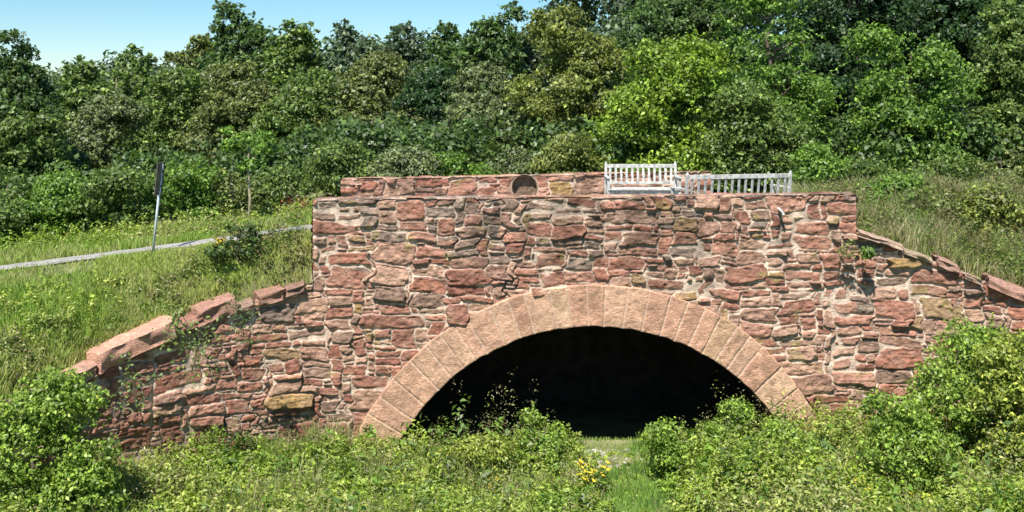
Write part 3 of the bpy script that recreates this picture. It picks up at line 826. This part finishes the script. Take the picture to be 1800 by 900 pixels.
# ------------------------------------------------------------------ grass
def grass(name, label, n, sampler, h0, h1, wid, cols, seed, lean=.5, kind='stuff', nrm_seed=3):
    rs = np.random.RandomState(seed)
    x, y = sampler(rs, n); z = ground(x, y); n = len(x)
    cl = VN(seed)(x * 2.1, y * 2.1) + .5
    h = (h0 + (h1 - h0) * rs.rand(n)) * (.5 + cl)
    h = h * np.where((x < -3.2) & (y < yroad(x)), 1 - .5 * np.exp(-((yroad(x) - .6 - y) / .8) ** 2), 1)
    a = rs.rand(n) * math.tau; ln = rs.rand(n) * lean
    dx, dy = np.cos(a), np.sin(a)
    w = wid * rs.uniform(.6, 1.3, n)
    b = rs.rand(n) * math.tau; bx, by = np.cos(b) * w, np.sin(b) * w
    p0 = np.stack([x, y, z - .02], -1)
    p1 = p0 + np.stack([dx * ln * h * .35, dy * ln * h * .35, h * .6], -1)
    p2 = p0 + np.stack([dx * ln * h, dy * ln * h, h], -1)
    s = np.stack([bx, by, np.zeros(n)], -1)
    V = np.stack([p0 - s * .5, p0 + s * .5, p1 + s * .4, p1 - s * .4, p2 + s * .06, p2 - s * .06], 1).reshape(-1, 3)
    i = np.arange(n)[:, None] * 6
    Q = np.concatenate([i + np.array([[0, 1, 2, 3]]), i + np.array([[3, 2, 4, 5]])])
    cols = np.array(cols); pn = VN(seed + 1).fbm(x * 1.1, y * 1.1, 2) + .5
    ci = np.clip((pn * len(cols) + rs.normal(size=n) * .7).astype(int), 0, len(cols) - 1)
    c = cols[ci] * rs.uniform(.7, 1.35, (n, 1))
    o = link(name, mesh_np(name, V, Q, np.repeat(c, 6, 0)), GRASSM)
    tag(o, label, 'grass', kind=kind); return o

G1 = [(.20, .31, .05), (.27, .36, .07), (.34, .39, .11), (.40, .39, .17), (.21, .33, .05)]
G2 = [(.18, .27, .06), (.25, .31, .085), (.32, .32, .14), (.28, .24, .13), (.17, .28, .05)]
def left_bank(rs, n):
    x = rs.uniform(-13, XL - .05, n); y = rs.uniform(11.5, 20.5, n)
    k = (y > yline(x) + .45) & (np.abs(y - yroad(x)) > .40 + .12 * rs.rand(n))
    return x[k], y[k]
grass('bank_grass', 'rough grass on the left bank above the wing wall', 120000, left_bank, .06, .20, .016, G1, 5)
def shoulder(rs, n):
    x = rs.uniform(-6.6, XL - .04, n); t = rs.rand(n); yy = yline(x) + .33 + t * np.maximum(yroad(x) - .45 - yline(x) - .33, .05); return x, yy
grass('shoulder_grass', 'light green mown grass on the steep shoulder left of the front wall', 42000, shoulder, .07, .17, .016, [(.34, .42, .10), (.40, .44, .13), (.44, .44, .18), (.36, .38, .14)], 44)
def left_tall(rs, n):
    x = rs.uniform(-10, XL - .7, n); y = rs.uniform(11.5, 16.0, n)
    k = (y > yline(x) + .5) & (y < yroad(x) - 1.0) & (VN(9)(x * 1.3, y * 1.3) > -.12); return x[k], y[k]
grass('tall_grass', 'tall seeding grass and weeds on the left slope', 42000, left_tall, .08, .24, .013, G1, 6, .8)
def right_bank(rs, n):
    x = rs.uniform(XR + .05, 12, n); y = rs.uniform(14.2, 21, n)
    k = y > yline(x) + .34; return x[k], y[k]
grass('right_bank_grass', 'tall dry tipped grass on the bank behind the right wing wall', 95000, right_bank, .16, .52, .015, [(.20, .28, .07), (.30, .33, .12), (.36, .34, .18), (.30, .25, .15), (.19, .29, .06), (.38, .36, .20)], 7, .8)
def ditch(rs, n):
    x = rs.uniform(-7, 9, n); y = rs.uniform(10.5, 15.95, n)
    k = (y < yline(x) - .05) & ~((np.abs(900 + F * x / y - 1065) < 45) & (y > 14.8)); return x[k], y[k]
grass('ditch_grass', 'green grass on the ditch floor before the arch', 90000, ditch, .05, .16, .014, [(.15, .27, .05), (.19, .31, .06), (.24, .33, .09)], 8)

# leafy weeds
def weeds(name, label, n, sampler, h0, h1, leaf, cols, seed, nl=22, hfn=None):
    rs = np.random.RandomState(seed); x, y = sampler(rs, n); z = ground(x, y); n = len(x)
    h = (h0 + (h1 - h0) * rs.rand(n)) * (.6 + .8 * (VN(seed)(x * 1.2, y * 1.2) + .5))
    if hfn is not None: h = h * hfn(x, y)
    t = rs.rand(n, nl) ** .75; a = rs.rand(n, nl) * math.tau; r = (.03 + .13 * (1 - t) * rs.rand(n, nl) + .03) * (h[:, None] ** .3)
    lx = rs.normal(size=n) * .12
    cx = x[:, None] + np.cos(a) * r + lx[:, None] * t; cy = y[:, None] + np.sin(a) * r; cz = z[:, None] + t * h[:, None]
    C = np.stack([cx, cy, cz], -1).reshape(-1, 3)
    ax = np.stack([np.cos(a), np.sin(a), .5 + 0 * a], -1).reshape(-1, 3)
    N = unit(np.stack([np.cos(a) * .5, np.sin(a) * .5, 1 + 0 * a], -1).reshape(-1, 3) + rs.normal(size=C.shape) * .45)
    cols = np.array(cols); pn = VN(seed + 1).fbm(x * .9, y * .9, 2) + .5
    ci = np.clip((pn * len(cols) + rs.normal(size=n) * .6).astype(int), 0, len(cols) - 1)
    c = np.repeat(cols[ci] * rs.uniform(.75, 1.25, (n, 1)), nl, 0) * rs.uniform(.75, 1.3, (n * nl, 1))
    o = link(name, leaves_mesh(name, C, N, leaf * rs.uniform(.6, 1.4, len(C)), c, .42, ax, rs), LEAF)
    tag(o, label, 'weeds', kind='stuff'); return o
W1 = [(.17, .255, .04), (.24, .335, .05), (.32, .40, .068), (.36, .40, .10), (.21, .29, .055), (.30, .31, .11)]
def short_patch(rs, n):
    q = 1065 + rs.uniform(-80, 190, n); y = rs.uniform(13, 16.35, n); return (q - 900) / F * y, y
grass('short_grass', 'short bright grass on the trodden ground leading into the arch', 16000, short_patch, .03, .08, .012, [(.24, .38, .08), (.30, .40, .11), (.26, .36, .08)], 61)
def open_patch(x, y):   # the grassy opening and the rubble patch stay low
    px = 900 + F * x / y
    e = np.exp(-((px - 1110 - (y - 14) * -20) / 95) ** 2)
    return 1 - .93 * np.clip(e * 1.25, 0, 1)
def wk(rs, n):
    x = rs.uniform(-6.6, 8.5, n); y = rs.uniform(10.8, 15.8, n); k = (y < yline(x) - .15) & (open_patch(x, y) > rs.rand(n) * .5)
    return x[k], y[k]
def wleft(x, y): return open_patch(x, y) * np.interp(x, [-6, -2.5, -1, 2, 8], [.9, .75, 1.05, 1.25, 1.3]) * (.5 + 1.1 * (VN(90).fbm(x * .9, y * 1.6, 2) + .5))
weeds('weeds', 'knee high leafy weeds crowding the ditch before the bridge', 12500, wk, .18, .48, .066, W1, 15, 26, wleft)
weeds('broad_leaved_weeds', 'broad leaved weeds scattered through the ditch', 520, wk, .25, .6, .115, [(.10, .19, .03), (.15, .25, .04), (.11, .17, .05)], 21, 16, wleft)
weeds('stalky_weeds', 'thin stalky weeds with tiny leaves standing above the rest', 1300, wk, .45, .85, .034, [(.24, .26, .10), (.30, .26, .14), (.20, .17, .09), (.26, .30, .09)], 22, 34, wleft)
def tufts(rs, n):
    x, y = wk(rs, n); k = (VN(31).fbm(x * 1.4, y * 2, 2) > .16) & (open_patch(x, y) > .6); return x[k], y[k]
grass('rank_grass', 'tufts of rank grass among the ditch weeds', 60000, tufts, .2, .55, .012, [(.20, .27, .07), (.30, .32, .12), (.34, .30, .16), (.17, .26, .05)], 23, .6)
def wl_(rs, n):
    x = rs.uniform(-9, XL - .6, n); y = rs.uniform(11.3, 16.2, n); k = (y > yline(x) + .5) & (y < yroad(x) - 1.3); return x[k], y[k]
weeds('bank_weeds', 'scattered broad leaved weeds on the left slope', 900, wl_, .12, .38, .06, W1, 16, 20)
def wr_(rs, n):
    x = rs.uniform(XR, 11, n); y = rs.uniform(14.3, 20, n); k = (y > yline(x) + .4); return x[k], y[k]
weeds('right_bank_weeds', 'leafy weeds scattered in the right bank grass', 3600, wr_, .2, .62, .055, [(.12, .20, .04), (.17, .24, .05), (.17, .15, .07), (.20, .17, .09), (.13, .17, .05), (.20, .24, .06)], 17, 20)
def edge(rs, n):
    u = np.where(rs.rand(n) < .5, rs.uniform(-LLEN, -.1, n), WLEN + rs.uniform(.3, RLEN, n)); x, y, nx, ny = path(u)
    o_ = rs.uniform(.32, .75, n); return x - nx * o_, y - ny * o_
def edge_gap(x, y): return np.clip(.35 + 2.6 * VN(55)(x * 2.3, y * 2.3), .0, 1.3)
weeds('coping_weeds', 'straggling weeds growing over the back edge of both wing copings', 1000, edge, .25, .6, .05, [(.16, .24, .05), (.22, .26, .08), (.24, .20, .11), (.13, .19, .045)], 19, 20, edge_gap)
def verge(rs, n):
    x = rs.uniform(-14, -3.6, n); y = rs.uniform(18.2, 20.6, n); return x, y
weeds('verge_weeds', 'weeds along the far verge of the path', 700, verge, .15, .45, .06, W1, 18, 20)

# ------------------------------------------------------------------ goldenrod clumps
def goldenrod(px, py, d, w, h, label, seed):
    rs = np.random.RandomState(seed); p = P(px, py, d); g0 = ground_at(p[0], p[1])
    top_h = max(.25, p[2] - g0)
    root = empty('goldenrod', (p[0], p[1], g0)); tag(root, label, 'flower', 'clumps of yellow goldenrod')
    m = MB(); C = []; Y = []
    for k in range(int(14 + w * 70)):
        a = rs.uniform(0, math.tau); r = w * rs.rand() ** .5; hh = top_h - rs.rand() * h * .8
        x, y = math.cos(a) * r, math.sin(a) * r * .7
        m.tube([(x * .5, y * .5, -.03), (x * .8, y * .8, hh * .6), (x, y, hh)], [.005, .004, .002], 4)
        for _ in range(16): C.append((x * .8 + rs.normal() * .05, y * .8 + rs.normal() * .05, hh * rs.uniform(.15, .85)))
        hm = MB(); cxy = (x, y, hh)
        for a_ in range(3): hm.tube([(x, y, hh - .04), (x + rs.normal() * .02, y + rs.normal() * .02, hh), (x + rs.normal() * .04, y + rs.normal() * .03, hh + .03)], [.006, rs.uniform(.016, .03), .004], 6) if a_ == 0 else None
        hm.build('flower_head', YELLOW, root)
    m.build('stem', LEAF_STEM, root)
    C = np.array(C)
    link('foliage', leaves_mesh('foliage', C, unit(rs.normal(size=C.shape) + (0, 0, 1.2)), rs.uniform(.05, .1, len(C)), leaf_cols(rs, 'fresh', np.ones(len(C))), .3, rs=rs), LEAF, root)
YELLOW = mat_noise('goldenrod_yellow', (.50, .38, .02), (.85, .68, .06), 60, bump=1, bdist=.02)
LEAF_STEM = mat_noise('green_stem', (.09, .12, .03), (.16, .18, .06), 10)
goldenrod(1042, 815, 14.0, .24, .25, 'yellow goldenrod clump just below the pale rubble patch', 1)
goldenrod(725, 885, 13.2, .14, .18, 'small yellow goldenrod clump at the bottom edge left of centre', 2)
goldenrod(1785, 850, 12.6, .2, .3, 'yellow goldenrod clump in the bottom right corner', 3)
goldenrod(1510, 842, 13.0, .18, .25, 'yellow goldenrod clump below the lower right bush', 4)
goldenrod(386, 438, 16.15, .07, .10, 'yellow flowering clump left of the round bush on the bank', 5)

goldenrod(1620, 870, 12.8, .12, .2, 'yellow goldenrod clump at the bottom edge below the tall right bush', 6)
goldenrod(862, 842, 13.6, .10, .2, 'sparse yellow goldenrod clump left of the pale rubble patch', 7)
# plants rooted in the masonry
def wallplant(px, py, d, r, n, leaf, kind, label, seed, elong=1.0, vines=0, name='wall_plant'):
    rs = np.random.RandomState(seed); p = P(px, py, d)
    root = empty(name, tuple(p)); tag(root, label, 'plant', 'plants rooted in the wall')
    m = MB(); C = []
    K = max(4, vines)
    for k in range(K):
        a = rs.uniform(-2.9, -.2) if vines == 0 else rs.uniform(0, math.tau)
        e = Vector((math.cos(a) * r * rs.uniform(.6, 1), -.06 - rs.rand() * .1, (-math.sin(a)) * r * elong * rs.uniform(.5, 1)))
        if vines == 0: e.z = abs(e.z)
        mid = e * .5 + Vector((rs.normal() * .06, -.04, rs.normal() * .08))
        m.tube([(0, .12, 0), tuple(mid), tuple(e)], [.008, .006, .003], 5)
        for _ in range(n // K):
            t = rs.rand(); q = mid * (1 - t) + e * t if rs.rand() < .6 else mid * t
            C.append((q.x + rs.normal() * r * .16, q.y + rs.normal() * .04 - .02, q.z + rs.normal() * r * .14))
    m.build('stem', LEAF_STEM if vines == 0 else BARK, root)
    C = np.array(C)
    link('foliage', leaves_mesh('foliage', C, unit(rs.normal(size=C.shape) * .6 + (0, -.7, .8)), leaf * rs.uniform(.6, 1.3, len(C)), leaf_cols(rs, kind, rs.uniform(.8, 1.3, len(C))), .55, rs=rs), LEAF, root)
wallplant(1520, 448, 15.75, .17, 160, .06, 'fresh', 'small green tuft growing from the right end of the front wall', 1)
wallplant(1482, 442, 15.8, .2, 90, .05, 'yolive', 'dry yellowish tuft left of the green tuft on the wall', 2)
wallplant(345, 600, 14.0, .55, 330, .06, 'mid', 'straggling creeper on the left wing wall under its brightest coping slab', 3, 1.3, 14, 'creeper')
wallplant(432, 560, 14.7, .32, 130, .055, 'dark', 'creeper strands right of the bigger creeper on the left wing wall', 4, 1.3, 8, 'creeper')
wallplant(235, 665, 13.5, .38, 150, .055, 'mid', 'thin creeper low on the left wing wall near the corner bush', 5, 1.3, 8, 'creeper')

# pale rubble patch in front of the arch
rs = np.random.RandomState(31); V, Fq = [], []
for k in range(200):
    q = P(1050 + rs.normal() * 40, 782, 15.4); x, y = q[0], min(15.3 + rs.normal() * .4, 15.7)
    s = rs.uniform(.01, .032) if k > 5 else rs.uniform(.04, .07); z = ground_at(x, y) + s * .2; b = len(V)
    for dx, dy, dz in ((-1, -1, -.6), (1, -1, -.6), (1, 1, -.6), (-1, 1, -.6), (-.7, -.6, .6), (.7, -.7, .5), (.6, .7, .7), (-.6, .6, .5)):
        V.append((x + s * dx * rs.uniform(.7, 1.2), y + s * dy * rs.uniform(.7, 1.2), z + s * dz * rs.uniform(.6, 1.2)))
    for f in ((0, 3, 2, 1), (4, 5, 6, 7), (0, 1, 5, 4), (1, 2, 6, 5), (2, 3, 7, 6), (3, 0, 4, 7)): Fq.append([b + i for i in f])
o = link('rubble', mesh_np('rubble', np.array(V), np.array(Fq)), GRAVEL)
tag(o, 'patch of pale broken stones on the ground before the arch', 'rubble', kind='stuff')

# ------------------------------------------------------------------ light, sky, camera
el, az = R(57), R(20)
s = Vector((-math.sin(az) * math.cos(el), -math.cos(az) * math.cos(el), math.sin(el)))
sun = bpy.data.lights.new('sun', 'SUN'); sun.energy = 5.0; sun.angle = R(.53); sun.color = (1, .955, .88)
so = bpy.data.objects.new('sun', sun); COL.objects.link(so); so.rotation_euler = s.to_track_quat('Z', 'Y').to_euler()
w = bpy.data.worlds.new('World'); scene.world = w; w.use_nodes = True
nt = w.node_tree; bg = nt.nodes['Background']; sk = nt.nodes.new('ShaderNodeTexSky'); sk.sky_type = 'NISHITA'
sk.sun_disc = False; sk.sun_elevation = el; sk.sun_rotation = math.atan2(s.x, s.y); sk.air_density = 1.0; sk.altitude = 500; sk.dust_density = .0; sk.ozone_density = 3.5
hs = nt.nodes.new('ShaderNodeHueSaturation'); hs.inputs['Saturation'].default_value = 1.25; hs.inputs['Hue'].default_value = .485
nt.links.new(sk.outputs[0], hs.inputs['Color']); nt.links.new(hs.outputs[0], bg.inputs[0]); bg.inputs[1].default_value = .08
cam = bpy.data.cameras.new('camera'); cam.lens = 36; cam.sensor_width = 36; cam.clip_end = 2000; cam.shift_y = -(450 - HOR) / 1800
co = bpy.data.objects.new('camera', cam); COL.objects.link(co); co.location = (0, 0, CAMZ); co.rotation_euler = (R(90), 0, 0)
scene.camera = co
vs = scene.view_settings; vs.view_transform = 'Standard'; vs.look = 'None'; vs.gamma = 1; vs.exposure = .74
print('polys', sum(len(m.polygons) for m in bpy.data.meshes))
